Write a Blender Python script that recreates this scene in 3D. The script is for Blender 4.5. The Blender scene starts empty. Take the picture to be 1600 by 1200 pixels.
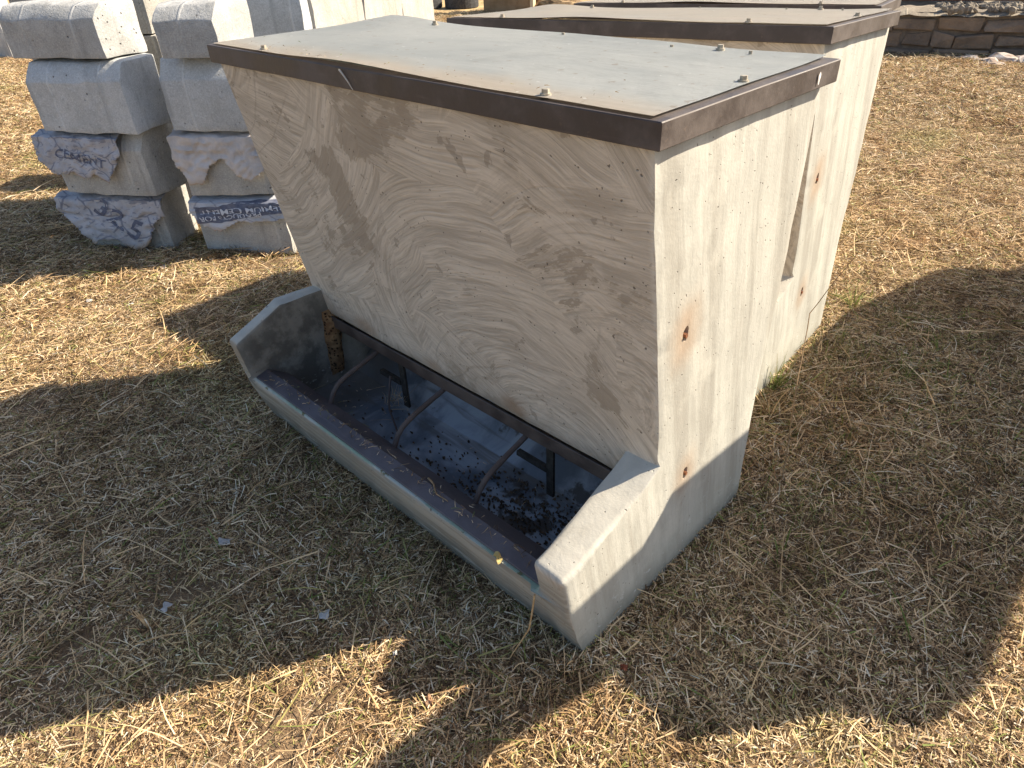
import bpy, bmesh, math, random
import numpy as np
from mathutils import Vector, Matrix, noise, Euler
random.seed(7); rng = np.random.default_rng(7)
sc = bpy.context.scene; COL = sc.collection
R_ = math.radians

# ------------------------------------------------------------ camera
CAM = Vector((0.5423, -0.7235, 1.329)); FPX = 1065.1
def cam_axes(yaw=0.7921, pitch=-0.5963, roll=-0.0411):
    f = Vector((-math.sin(yaw)*math.cos(pitch), math.cos(yaw)*math.cos(pitch), math.sin(pitch)))
    r = Vector((math.cos(yaw), math.sin(yaw), 0)); u = r.cross(f)
    return (r*math.cos(roll)+u*math.sin(roll), -r*math.sin(roll)+u*math.cos(roll), f)
AR, AU, AF = cam_axes()
cd = bpy.data.cameras.new('camera'); cam = bpy.data.objects.new('camera', cd); COL.objects.link(cam)
cd.sensor_width = 36; cd.lens = FPX/1600*36; cd.clip_start = .05; cd.clip_end = 500
cam.matrix_world = Matrix(((AR.x, AU.x, -AF.x, CAM.x), (AR.y, AU.y, -AF.y, CAM.y), (AR.z, AU.z, -AF.z, CAM.z), (0, 0, 0, 1)))
sc.camera = cam
def ray(px, py): return AF + AR*(px-800)/FPX - AU*(py-600)/FPX
def gp(px, py, z=0.0):
    v = ray(px, py); t = (z-CAM.z)/v.z; return CAM + v*t
def project(p):
    v = Vector(p)-CAM; d = v.dot(AF)
    return (800+FPX*v.dot(AR)/d, 600-FPX*v.dot(AU)/d, d)

# ------------------------------------------------------------ light
SUN = Vector((0.72, 1.04, 1.0)).normalized()
w = bpy.data.worlds.new('World'); sc.world = w; w.use_nodes = True
nt = w.node_tree; bg = nt.nodes['Background']
sky = nt.nodes.new('ShaderNodeTexSky'); sky.sky_type = 'NISHITA'; sky.sun_disc = False
sky.sun_elevation = math.asin(SUN.z); sky.sun_rotation = math.atan2(SUN.x, SUN.y)
sky.air_density = 1.0; sky.dust_density = 1.5; sky.ozone_density = 1.0
nt.links.new(sky.outputs[0], bg.inputs[0]); bg.inputs[1].default_value = 0.088
ld = bpy.data.lights.new('sun', 'SUN'); ld.energy = 5.0; ld.angle = R_(.5); ld.color = (1.0, .875, .69)
sun = bpy.data.objects.new('sun', ld); COL.objects.link(sun)
sun.rotation_euler = SUN.to_track_quat('Z', 'Y').to_euler()
sc.view_settings.view_transform = 'Standard'; sc.view_settings.look = 'None'
sc.view_settings.exposure = 1.22; sc.view_settings.gamma = 1

# ------------------------------------------------------------ object helpers
def tag(o, label=None, cat=None, group=None, kind=None):
    if label: o['label'] = label
    if cat: o['category'] = cat
    if group: o['group'] = group
    if kind: o['kind'] = kind
    return o
def empty(name, loc=(0, 0, 0), rot=(0, 0, 0)):
    o = bpy.data.objects.new(name, None); COL.objects.link(o); o.location = loc; o.rotation_euler = rot
    o.empty_display_size = .1; return o
def obj(name, bm, mats, parent=None, smooth=None):
    me = bpy.data.meshes.new(name)
    if isinstance(bm, bmesh.types.BMesh):
        bm.normal_update(); bm.to_mesh(me); bm.free()
    else: me = bm; me.name = name
    for m in (mats if isinstance(mats, (list, tuple)) else [mats]): me.materials.append(m)
    if smooth is not None:
        me.polygons.foreach_set('use_smooth', [True]*len(me.polygons))
        try: me.set_sharp_from_angle(angle=R_(smooth))
        except Exception: pass
    o = bpy.data.objects.new(name, me); COL.objects.link(o); o.parent = parent
    return o
def box(bm, x0, x1, y0, y1, z0, z1, M=None):
    vs = [bm.verts.new(v) for v in ((x0, y0, z0), (x1, y0, z0), (x1, y1, z0), (x0, y1, z0), (x0, y0, z1), (x1, y0, z1), (x1, y1, z1), (x0, y1, z1))]
    for f in ((0, 3, 2, 1), (4, 5, 6, 7), (0, 1, 5, 4), (1, 2, 6, 5), (2, 3, 7, 6), (3, 0, 4, 7)): bm.faces.new([vs[i] for i in f])
    if M is not None:
        for v in vs: v.co = M @ v.co
    return vs
def prism_x(bm, poly, x0, x1):     # poly in (y,z)
    a = [bm.verts.new((x0, y, z)) for y, z in poly]; b = [bm.verts.new((x1, y, z)) for y, z in poly]
    n = len(poly)
    bm.faces.new(a); bm.faces.new(b[::-1])
    for i in range(n):
        j = (i+1) % n; bm.faces.new((a[j], a[i], b[i], b[j]))
    bmesh.ops.recalc_face_normals(bm, faces=bm.faces[:])
def prism_z(bm, poly, z0, z1):
    a = [bm.verts.new((x, y, z0)) for x, y in poly]; b = [bm.verts.new((x, y, z1)) for x, y in poly]
    n = len(poly); bm.faces.new(a[::-1]); bm.faces.new(b)
    for i in range(n):
        j = (i+1) % n; bm.faces.new((a[i], a[j], b[j], b[i]))
    bmesh.ops.recalc_face_normals(bm, faces=bm.faces[:])
def tube(bm, pts, rad, seg=8, cap=True):
    pts = [Vector(p) for p in pts]; rings = []
    for i, p in enumerate(pts):
        t = (pts[min(i+1, len(pts)-1)]-pts[max(i-1, 0)]).normalized()
        a = t.orthogonal().normalized() if i == 0 else (prev - t*prev.dot(t)).normalized()
        prev = a; b = t.cross(a); r = rad[i] if isinstance(rad, (list, tuple)) else rad
        rings.append([bm.verts.new(p+(a*math.cos(k*2*math.pi/seg)+b*math.sin(k*2*math.pi/seg))*r) for k in range(seg)])
    for i in range(len(rings)-1):
        for k in range(seg):
            bm.faces.new((rings[i][k], rings[i][(k+1) % seg], rings[i+1][(k+1) % seg], rings[i+1][k]))
    if cap: bm.faces.new(rings[0][::-1]); bm.faces.new(rings[-1])
def slice_grid(bm, step, lo, hi):
    for ax in range(3):
        n = Vector((0, 0, 0)); n[ax] = 1; v = lo[ax]+step*.5
        while v < hi[ax]:
            c = Vector((0, 0, 0)); c[ax] = v
            bmesh.ops.bisect_plane(bm, geom=bm.verts[:]+bm.edges[:]+bm.faces[:], plane_co=c, plane_no=n, dist=1e-5); v += step
def jitter(bm, amp, freq, seed=0, rough=0.0):
    for v in bm.verts:
        q = v.co*freq+Vector((seed*7.3, seed*3.1, 0)); d = noise.noise_vector(q)*amp
        if rough: d += noise.noise_vector(v.co*freq*5+Vector((seed, 0, 9)))*rough
        v.co += d
def bevelled(bm, w, ang=25, seg=2):
    bm.normal_update()
    es = [e for e in bm.edges if len(e.link_faces) == 2 and e.calc_face_angle(0) > R_(ang)]
    bmesh.ops.bevel(bm, geom=es, offset=w, segments=seg, affect='EDGES', profile=.6, clamp_overlap=True)
def pocket(hy, hz):
    q = bmesh.new(); a = []; c = []
    for k in range(16):
        t = k/16*2*math.pi; r = 1+.12*math.sin(t*3+hy*20); a.append(q.verts.new((.02, hy+math.cos(t)*.0105*r, hz+math.sin(t)*.019*r))); c.append(q.verts.new((-.022, hy+math.cos(t)*.007*r, hz+math.sin(t)*.014*r)))
    q.faces.new(a); q.faces.new(c[::-1])
    for k in range(16): q.faces.new((a[k], c[k], c[(k+1) % 16], a[(k+1) % 16]))
    bmesh.ops.recalc_face_normals(q, faces=q.faces[:]); return q
def union(bms, cuts=()):
    objs = []
    for b in bms:
        me = bpy.data.meshes.new('u'); b.to_mesh(me); b.free(); o = bpy.data.objects.new('u', me); COL.objects.link(o); objs.append(o)
    base = objs[0]
    for o in objs[1:]:
        m = base.modifiers.new('b', 'BOOLEAN'); m.operation = 'UNION'; m.solver = 'EXACT'; m.object = o
    for c in cuts:
        me = bpy.data.meshes.new('u'); c.to_mesh(me); c.free(); o = bpy.data.objects.new('u', me); COL.objects.link(o); objs.append(o)
        m = base.modifiers.new('b', 'BOOLEAN'); m.operation = 'DIFFERENCE'; m.solver = 'EXACT'; m.object = o
    dg = bpy.context.evaluated_depsgraph_get(); me = bpy.data.meshes.new_from_object(base.evaluated_get(dg))
    for o in objs: bpy.data.objects.remove(o, do_unlink=True)
    bm = bmesh.new(); bm.from_mesh(me); bpy.data.meshes.remove(me)
    bmesh.ops.remove_doubles(bm, verts=bm.verts[:], dist=1e-4)
    bmesh.ops.dissolve_limit(bm, angle_limit=R_(.5), verts=bm.verts[:], edges=bm.edges[:])
    return bm

# ------------------------------------------------------------ node helper
class NT:
    def __init__(s, name):
        s.m = bpy.data.materials.new(name); s.m.use_nodes = True; s.t = s.m.node_tree; s.b = s.t.nodes['Principled BSDF']
    def n(s, typ, ins=None, **kw):
        nd = s.t.nodes.new('ShaderNode'+typ)
        for k, v in kw.items(): setattr(nd, k, v)
        for k, v in (ins or {}).items():
            sk = nd.inputs[k]
            if isinstance(v, bpy.types.NodeSocket): s.t.links.new(v, sk)
            else: sk.default_value = v
        return nd
    def coord(s, which='Object'): return s.n('TexCoord').outputs[which]
    def math(s, op, a, b=0.0, c=None, clamp=False):
        ins = {0: a, 1: b}
        if c is not None: ins[2] = c
        return s.n('Math', ins, operation=op, use_clamp=clamp).outputs[0]
    def vm(s, op, a, b=(0, 0, 0)):
        nd = s.n('VectorMath', {0: a, 1: b}, operation=op); return nd.outputs['Value'] if op in ('LENGTH', 'DOT_PRODUCT', 'DISTANCE') else nd.outputs[0]
    def noise(s, v, scale, detail=4, rough=.55, dist=0.0, out='Fac'):
        return s.n('TexNoise', {'Vector': v, 'Scale': scale, 'Detail': detail, 'Roughness': rough, 'Distortion': dist}).outputs[out]
    def ramp(s, f, a, b, lo=0.0, hi=1.0, smooth=True):
        return s.n('MapRange', {'Value': f, 'From Min': a, 'From Max': b, 'To Min': lo, 'To Max': hi}, interpolation_type='SMOOTHSTEP' if smooth else 'LINEAR').outputs[0]
    def mix(s, f, a, b, mode='MIX'):
        nd = s.n('Mix', None, data_type='RGBA', blend_type=mode); L = s.t.links
        for sk, v in ((nd.inputs[0], f), (nd.inputs[6], a), (nd.inputs[7], b)):
            if isinstance(v, bpy.types.NodeSocket): L.new(v, sk)
            elif isinstance(v, (int, float)): sk.default_value = v
            else: sk.default_value = (*v, 1) if len(v) == 3 else v
        return nd.outputs[2]
    def mixf(s, f, a, b): return s.n('Mix', {0: f, 2: a, 3: b}, data_type='FLOAT').outputs[0]
    def scale(s, v, sx, sy, sz): return s.n('Mapping', {'Vector': v, 'Scale': (sx, sy, sz)}).outputs[0]
    def bump(s, h, dist, strength=1.0, prev=None):
        ins = {'Height': h, 'Distance': dist, 'Strength': strength}
        if prev is not None: ins['Normal'] = prev
        return s.n('Bump', ins).outputs[0]
    def done(s, col, rough=.85, normal=None, metallic=0.0, spec=.3):
        for k, v in (('Base Color', col), ('Roughness', rough), ('Metallic', metallic), ('Specular IOR Level', spec), ('Normal', normal)):
            if v is None: continue
            if isinstance(v, bpy.types.NodeSocket): s.t.links.new(v, s.b.inputs[k])
            else: s.b.inputs[k].default_value = (*v, 1) if (k == 'Base Color' and len(v) == 3) else v
        return s.m

def mat_feeder():
    s = NT('feeder_concrete'); oc = s.coord(); sep = s.n('SeparateXYZ', {0: oc}); X, Y, Z = sep.outputs
    # ---- trowel arcs on the hopper front
    wob = s.noise(oc, 2.5, 2, out='Color'); P0 = s.n('CombineXYZ', {0: X, 1: Z}).outputs[0]
    P = s.vm('ADD', P0, s.vm('MULTIPLY', s.vm('SUBTRACT', wob, (.5, .5, .5)), (.10, .10, 0)))
    lay = []
    for sc_, off, rf in ((1.3, 0.0, 120), (2.2, 4.7, 165)):
        vin = s.vm('ADD', P, (off, off, 0))
        v = s.n('TexVoronoi', {'Vector': vin, 'Scale': sc_}, voronoi_dimensions='2D')
        cellpos = v.outputs['Position']; wn = s.n('TexWhiteNoise', {'Vector': cellpos}, noise_dimensions='2D').outputs['Color']
        dirv = s.vm('MULTIPLY', s.vm('SUBTRACT', wn, (.5, .5, .5)), (1.5, 1.5, 0))
        q = s.vm('SUBTRACT', vin, s.vm('ADD', cellpos, dirv))
        r = s.vm('LENGTH', q); sq = s.n('SeparateXYZ', {0: q}); th = s.math('ARCTAN2', sq.outputs[1], sq.outputs[0])
        pv = s.n('CombineXYZ', {0: s.math('MULTIPLY', r, rf), 1: s.math('MULTIPLY', th, 2.8), 2: s.n('SeparateXYZ', {0: wn}).outputs[0]}).outputs[0]
        lay.append(s.mixf(.34, s.noise(pv, 1.0, 5, .72), s.noise(s.vm('MULTIPLY', pv, (.3, .6, 1)), 1.0, 4, .6))); 
        gl = s.noise(s.vm('MULTIPLY', pv, (.075, .35, 1)), 1.0, 1); lay2 = s.ramp(s.math('ABSOLUTE', s.math('SUBTRACT', gl, .5)), .016, .003); glines = lay2 if off == 0 else s.math('MAXIMUM', glines, s.math('MULTIPLY', lay2, .8))
        if off == 0: cellr = s.n('SeparateXYZ', {0: wn}).outputs[2]
    msk = s.ramp(s.noise(oc, 3.3, 3), .44, .58)
    arcs = s.mixf(msk, lay[0], lay[1])
    big = s.noise(oc, 4.0, 6, .6, .6)
    colF = s.mix(s.ramp(arcs, .40, .60), (.44, .385, .315), (.66, .59, .495))  # front coloured paler than the ends to lift its shade
    gfade = s.ramp(s.noise(oc, 3.1, 3), .45, .58); colF = s.mix(s.math('MULTIPLY', s.math('MULTIPLY', glines, gfade), .28), colF, (.26, .22, .17))
    patch = s.ramp(s.math('ADD', big, s.math('MULTIPLY', arcs, .6)), .875, .905)
    colF = s.mix(s.math('MULTIPLY', patch, .7), colF, (.30, .25, .19))
    smudge = s.ramp(s.noise(s.vm('ADD', oc, (9, 0, 3)), 13, 4, .62, .2), .64, .665)
    colF = s.mix(s.math('MULTIPLY', smudge, .55), colF, (.27, .225, .175)); colF = s.mix(s.ramp(s.math('ADD', s.noise(oc, 2.2, 7, .7), s.math('MULTIPLY', arcs, .3)), .62, .76, 0, .35), colF, s.mix(1.0, colF, (.80, .77, .72), 'MULTIPLY'))
    scr = s.ramp(s.noise(s.vm('ADD', P, (3, 1, 0)), 1.0, 0), .0, 1)
    # ---- brushed strokes on the ends
    inc = s.n('CombineXYZ', {0: s.math('MULTIPLY', X, 40), 1: s.math('ADD', s.math('MULTIPLY', Y, 42), s.math('MULTIPLY', Z, 9)), 2: s.math('MULTIPLY', Z, 2.2)}).outputs[0]
    st = s.noise(inc, 1.0, 6, .62, .25); st2 = s.noise(s.vm('MULTIPLY', inc, (.3, .3, .35)), 1.0, 6, .65, .15)
    st = s.mixf(.45, st, s.noise(s.scale(oc, 1, 1, .5), 24, 6, .65)); colS = s.mix(s.ramp(st, .36, .64), (.375, .368, .33), (.465, .456, .41))
    colS = s.mix(s.ramp(st2, .46, .62, 0, .75), colS, (.30, .285, .25)); colS = s.mix(s.ramp(s.noise(oc, 5, 6, .65), .5, .68, 0, .5), colS, (.53, .515, .455)); colS = s.mix(s.ramp(s.math('ADD', Z, s.math('MULTIPLY', s.noise(oc, 4, 4), .3)), .42, .22, 0, .35), colS, (.36, .34, .27))
    nz = s.n('SeparateXYZ', {0: s.n('NewGeometry').outputs['Normal']}).outputs
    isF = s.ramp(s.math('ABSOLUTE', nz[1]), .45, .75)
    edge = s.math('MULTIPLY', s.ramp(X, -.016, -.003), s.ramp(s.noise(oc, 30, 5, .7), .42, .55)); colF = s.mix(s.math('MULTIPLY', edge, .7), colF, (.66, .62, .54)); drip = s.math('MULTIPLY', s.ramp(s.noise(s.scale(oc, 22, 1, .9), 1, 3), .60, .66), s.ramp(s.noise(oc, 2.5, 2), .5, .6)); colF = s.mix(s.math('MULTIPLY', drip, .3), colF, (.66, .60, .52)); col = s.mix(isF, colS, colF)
    top = s.ramp(nz[2], .45, .7)
    col = s.mix(s.math('MULTIPLY', top, .6), col, s.mix(s.noise(oc, 18, 5), (.42, .39, .33), (.58, .54, .46)))
    # trough outside face: smooth greyish with horizontal strokes
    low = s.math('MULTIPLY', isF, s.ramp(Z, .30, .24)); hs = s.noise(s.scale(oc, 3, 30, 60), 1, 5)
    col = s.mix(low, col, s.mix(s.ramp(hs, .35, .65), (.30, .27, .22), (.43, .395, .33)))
    # interior of the trough is grimy
    # inner faces of end panels : grime
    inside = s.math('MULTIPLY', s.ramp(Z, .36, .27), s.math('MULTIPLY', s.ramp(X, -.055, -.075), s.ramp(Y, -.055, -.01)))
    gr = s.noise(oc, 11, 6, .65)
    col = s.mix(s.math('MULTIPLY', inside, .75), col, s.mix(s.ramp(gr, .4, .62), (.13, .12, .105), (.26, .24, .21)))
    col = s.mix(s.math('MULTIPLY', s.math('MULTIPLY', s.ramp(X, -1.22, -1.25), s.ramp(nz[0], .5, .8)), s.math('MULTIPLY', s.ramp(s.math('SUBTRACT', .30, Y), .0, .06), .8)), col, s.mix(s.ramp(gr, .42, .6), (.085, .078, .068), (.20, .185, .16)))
    # lip strip: pale algae stains
    lip = s.math('MULTIPLY', s.math('MULTIPLY', top, s.ramp(Z, .215, .205)), s.ramp(X, -.05, -.09))
    al = s.noise(oc, 7, 5, .6)
    lc = s.mix(s.ramp(al, .42, .58), (.40, .42, .38), (.27, .34, .26)); lc = s.mix(s.ramp(s.noise(oc, 30, 4), .58, .66), lc, (.16, .15, .08))
    col = s.mix(lip, col, lc)
    # bottom damp band
    dn = s.math('ADD', Z, s.math('MULTIPLY', s.noise(oc, 6, 4), -.10))
    col = s.mix(s.ramp(dn, .05, -.04, 0, .75), col, (.17, .17, .14))
    eff = s.ramp(s.noise(s.scale(oc, 1, 9, 14), 4, 6, .7), .58, .66)
    col = s.mix(s.math('MULTIPLY', eff, s.math('MULTIPLY', s.ramp(Z, .2, .08), .5)), col, (.62, .64, .62))
    # pits
    pv = s.vm('ADD', oc, s.vm('MULTIPLY', s.noise(oc, 60, 2, out='Color'), (.012, .012, .012)))
    pd = s.n('TexVoronoi', {'Vector': pv, 'Scale': 55.0, 'Randomness': 1.0}); pr = s.n('SeparateXYZ', {0: pd.outputs['Color']}).outputs[0]
    pit = s.math('MULTIPLY', s.ramp(pd.outputs['Distance'], .17, .09), s.ramp(pr, .945, .95))
    pd2 = s.n('TexVoronoi', {'Vector': pv, 'Scale': 120.0}); pr2 = s.n('SeparateXYZ', {0: pd2.outputs['Color']}).outputs[1]
    pit2 = s.math('MULTIPLY', s.ramp(pd2.outputs['Distance'], .24, .10), s.ramp(pr2, .91, .93))
    pits = s.math('MAXIMUM', pit, pit2)
    col = s.mix(s.math('MULTIPLY', pits, .72), col, (.10, .085, .07))
    # rust stains (bolt holes on the ends, bar roots along the hopper foot)
    for (cx, cy, cz, rx, rz, amt, dz) in ((None, .264, .691, .050, .080, .62, .0), (None, .339, .305, .045, .065, .6, .0),
                                        (-1.05, None, .335, .055, .030, .6, 0), (-.74, None, .325, .035, .022, .5, 0), (-.43, None, .335, .045, .032, .75, 0)):
        if cx is None: a = s.math('DIVIDE', s.math('SUBTRACT', Y, cy), rx); g = s.ramp(X, -.02, -.01)
        else: a = s.math('DIVIDE', s.math('SUBTRACT', X, cx), rx); g = s.ramp(Y, .28, .26)
        b = s.math('DIVIDE', s.math('SUBTRACT', Z, cz+dz), rz)
        d = s.math('SQRT', s.math('ADD', s.math('MULTIPLY', a, a), s.math('MULTIPLY', b, b)))
        d = s.math('ADD', d, s.math('MULTIPLY', s.noise(oc, 14, 4), .9))
        f = s.math('MULTIPLY', s.math('MULTIPLY', s.ramp(d, 1.95, .6), amt), g)
        col = s.mix(f, col, (.33, .225, .145))
    fine = s.noise(oc, 140, 4, .6); hgt = s.math('ADD', s.math('MULTIPLY', fine, .35), s.mixf(isF, s.math('MULTIPLY', st, .8), s.math('SUBTRACT', s.math('MULTIPLY', arcs, 2.8), s.math('MULTIPLY', glines, .3))))
    hgt = s.math('SUBTRACT', hgt, s.math('MULTIPLY', pits, 1.2))
    nrm = s.bump(hgt, .0022, .9); nrm = s.bump(s.noise(oc, 7, 3), .006, .5, nrm)
    return s.done(col, .88, nrm, spec=.25)

def mat_block(name, base, dark, seed, rust=0.0):
    s = NT(name); oc = s.vm('ADD', s.coord(), (seed*3.1, seed*1.7, seed)); 
    n1 = s.noise(oc, 5, 6, .6); n2 = s.noise(oc, 170, 3, .7)
    col = s.mix(s.ramp(n1, .35, .68), dark, base)
    col = s.mix(s.ramp(n2, .50, .60, 0, .30), col, tuple(c*.45 for c in base)); col = s.mix(s.ramp(n2, .44, .36, 0, .4), col, tuple(min(1, c*1.3) for c in base))
    v = s.n('TexVoronoi', {'Vector': oc, 'Scale': 45.0}); pr = s.n('SeparateXYZ', {0: v.outputs['Color']}).outputs[0]
    pit = s.math('MULTIPLY', s.ramp(v.outputs['Distance'], s.math('MULTIPLY', n1, .44) if False else .24, .08), s.ramp(pr, .90, .96)); col = s.mix(s.math('MULTIPLY', pit, .7), col, (.09, .08, .075))
    sp = s.n('SeparateXYZ', {0: s.coord()}).outputs
    ln = s.math('ABSOLUTE', s.math('SUBTRACT', s.math('FRACT', s.math('MULTIPLY_ADD', sp[0], 3.7, s.math('MULTIPLY', n1, .12))), .5))
    line = s.ramp(ln, .035, .01); ing = s.ramp(s.noise(oc, 3, 2), .4, .6)
    col = s.mix(s.math('MULTIPLY', s.math('MULTIPLY', line, ing), .35), col, tuple(min(1, c*1.35) for c in base))
    st = s.noise(s.scale(oc, 14, 14, 1.5), 1, 4); col = s.mix(s.ramp(st, .56, .72, 0, .5), col, tuple(c*.62 for c in dark))
    n4 = s.noise(oc, 38, 5, .7); col = s.mix(s.ramp(n4, .55, .68, 0, .35), col, tuple(c*.6 for c in dark)); h = s.math('ADD', s.math('ADD', s.math('MULTIPLY', n2, .5), s.math('MULTIPLY', n4, 1.0)), s.math('MULTIPLY', line, .6)); h = s.math('SUBTRACT', h, s.math('MULTIPLY', pit, 1.5))
    nrm = s.bump(h, .004, 1.0); nrm = s.bump(s.noise(oc, 12, 4), .012, .5, nrm)
    return s.done(col, .92, nrm, spec=.2)

def mat_steel(name, base, worn, rough=.55, metallic=.3, rust=(.16, .07, .035), ramt=.5):
    s = NT(name); oc = s.coord(); n1 = s.noise(oc, 9, 6, .65); n2 = s.noise(oc, 60, 5, .7); st = s.noise(s.scale(oc, 4, 60, 60), 1, 5)
    col = s.mix(s.ramp(n1, .4, .65), base, worn); col = s.mix(s.ramp(st, .6, .75, 0, .35), col, tuple(min(1, c*1.6) for c in worn))
    col = s.mix(s.ramp(n2, .62, .74, 0, ramt), col, rust)
    return s.done(col, s.ramp(n1, .3, .7, rough-.1, rough+.15), s.bump(n2, .0015, .6), metallic=metallic, spec=.4)

def mat_galv(name='galvanised_sheet', dust=0.0):
    s = NT(name); oc = s.coord(); sp = s.n('SeparateXYZ', {0: oc}).outputs
    n1 = s.noise(oc, 3, 5, .6, .5); st = s.noise(s.scale(oc, 3, 26, 1), 1, 6, .65, .4); sm = s.noise(oc, 220, 3)
    col = s.mix(s.ramp(n1, .35, .65), (.42, .44, .43), (.52, .53, .505))
    col = s.mix(s.ramp(st, .45, .75, 0, .5), col, (.56, .56, .53))
    e = s.math('ADD', sp[1], s.math('MULTIPLY', s.noise(oc, 5, 5), .22))
    d1 = s.math('MAXIMUM', s.ramp(e, .34, .20, 0, .75), s.math('MULTIPLY', s.ramp(n1, .25, .6, .6, 1), dust)); col = s.mix(s.ramp(s.noise(oc, 9, 6, .7), .5, .72, 0, .4), col, (.36, .37, .35)); col = s.mix(d1, col, (.50, .42, .33))
    col = s.mix(s.ramp(s.noise(oc, 40, 5), .63, .70, 0, .5), col, (.30, .22, .15)); col = s.mix(s.ramp(s.noise(s.vm('ADD', oc, (5, 5, 5)), 55, 4), .68, .72, 0, .8), col, (.72, .72, .70))
    rg = s.mixf(d1, .52, .85)
    return s.done(col, rg, s.bump(s.math('ADD', s.math('MULTIPLY', n1, 3), s.math('MULTIPLY', st, .4)), .004, .5), metallic=.1, spec=.35)

def simple(name, c1, c2, scale=20, rough=.8, bump=.002, spec=.3, metallic=0):
    s = NT(name); oc = s.coord(); n1 = s.noise(oc, scale, 5, .6)
    return s.done(s.mix(s.ramp(n1, .35, .65), c1, c2), rough, s.bump(n1, bump, .8), metallic=metallic, spec=spec)

M = {}
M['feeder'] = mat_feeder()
M['blockA'] = mat_block('grey_block_concrete', (.53, .54, .54), (.385, .39, .39), 1)
M['blockB'] = mat_block('pale_block_concrete', (.54, .555, .56), (.42, .43, .43), 2)
M['blockC'] = mat_block('speckled_block_concrete', (.49, .485, .46), (.35, .345, .325), 3)
M['frame'] = mat_steel('brown_painted_steel', (.055, .043, .039), (.105, .086, .077), .55, .1, (.20, .14, .10), .4)
M['rail'] = mat_steel('worn_brown_steel', (.095, .085, .095), (.13, .12, .135), .5, .3)
M['bar'] = mat_steel('rusty_bar_steel', (.09, .065, .055), (.13, .10, .09), .7, .2)
M['galv'] = mat_galv()
M['bolt'] = simple('dull_bolt_metal', (.30, .26, .20), (.45, .40, .32), 90, .6, .001, .5, .4)
M['rust'] = simple('rusted_bolt_iron', (.10, .035, .015), (.28, .12, .06), 90, .9, .002)
M['dark'] = simple('dark_hole', (.03, .025, .02), (.06, .05, .04), 60, .95)

def mat_floor():
    s = NT('trough_floor_render'); oc = s.coord(); sp = s.n('SeparateXYZ', {0: oc}).outputs
    n1 = s.noise(oc, 5, 6, .6, .6); st = s.noise(s.scale(oc, 2.5, 22, 20), 1, 5, .6, .5)
    col = s.mix(s.ramp(n1, .4, .62), (.11, .135, .17), (.30, .35, .41)); col = s.mix(s.ramp(st, .52, .68, 0, .7), col, (.11, .11, .11))
    dirt = s.math('ADD', s.noise(oc, 9, 6, .65), s.ramp(s.math('ABSOLUTE', s.math('ADD', sp[0], .2)), .35, .1, 0, .12)); col = s.mix(s.ramp(dirt, .60, .68, 0, .9), col, (.055, .045, .035))
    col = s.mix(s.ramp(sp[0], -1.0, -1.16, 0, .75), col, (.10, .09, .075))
    return s.done(col, s.ramp(n1, .3, .7, .35, .6), s.bump(s.noise(oc, 80, 4), .002, .5), spec=.5)
M['floor'] = mat_floor()

# ------------------------------------------------------------ setting: ground
def mat_ground():
    s = NT('soil_and_thatch'); oc = s.coord(); n1 = s.noise(oc, 1.1, 5, .6); n2 = s.noise(oc, 28, 6, .7); n3 = s.noise(oc, 150, 4, .7)
    fib = s.noise(s.scale(oc, 60, 260, 1), 1, 3, .6, 1.2)
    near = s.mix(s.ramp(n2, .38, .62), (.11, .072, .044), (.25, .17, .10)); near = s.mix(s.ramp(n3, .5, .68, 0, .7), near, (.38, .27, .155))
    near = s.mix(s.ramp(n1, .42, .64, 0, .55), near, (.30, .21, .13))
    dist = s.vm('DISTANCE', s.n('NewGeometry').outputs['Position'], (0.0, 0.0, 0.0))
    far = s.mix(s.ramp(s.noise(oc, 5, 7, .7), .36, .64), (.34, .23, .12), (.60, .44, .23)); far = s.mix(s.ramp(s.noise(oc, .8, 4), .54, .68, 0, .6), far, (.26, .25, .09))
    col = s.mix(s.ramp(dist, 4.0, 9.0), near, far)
    nrm = s.bump(n2, .02, .8); nrm = s.bump(n3, .006, .8, nrm)
    return s.done(col, .95, nrm, spec=.1)
M['ground'] = mat_ground()
bm = bmesh.new(); bmesh.ops.create_grid(bm, x_segments=8, y_segments=8, size=70)
g = obj('ground', bm, M['ground']); g.location = (-8, 18, 0); tag(g, kind='structure')

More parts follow.
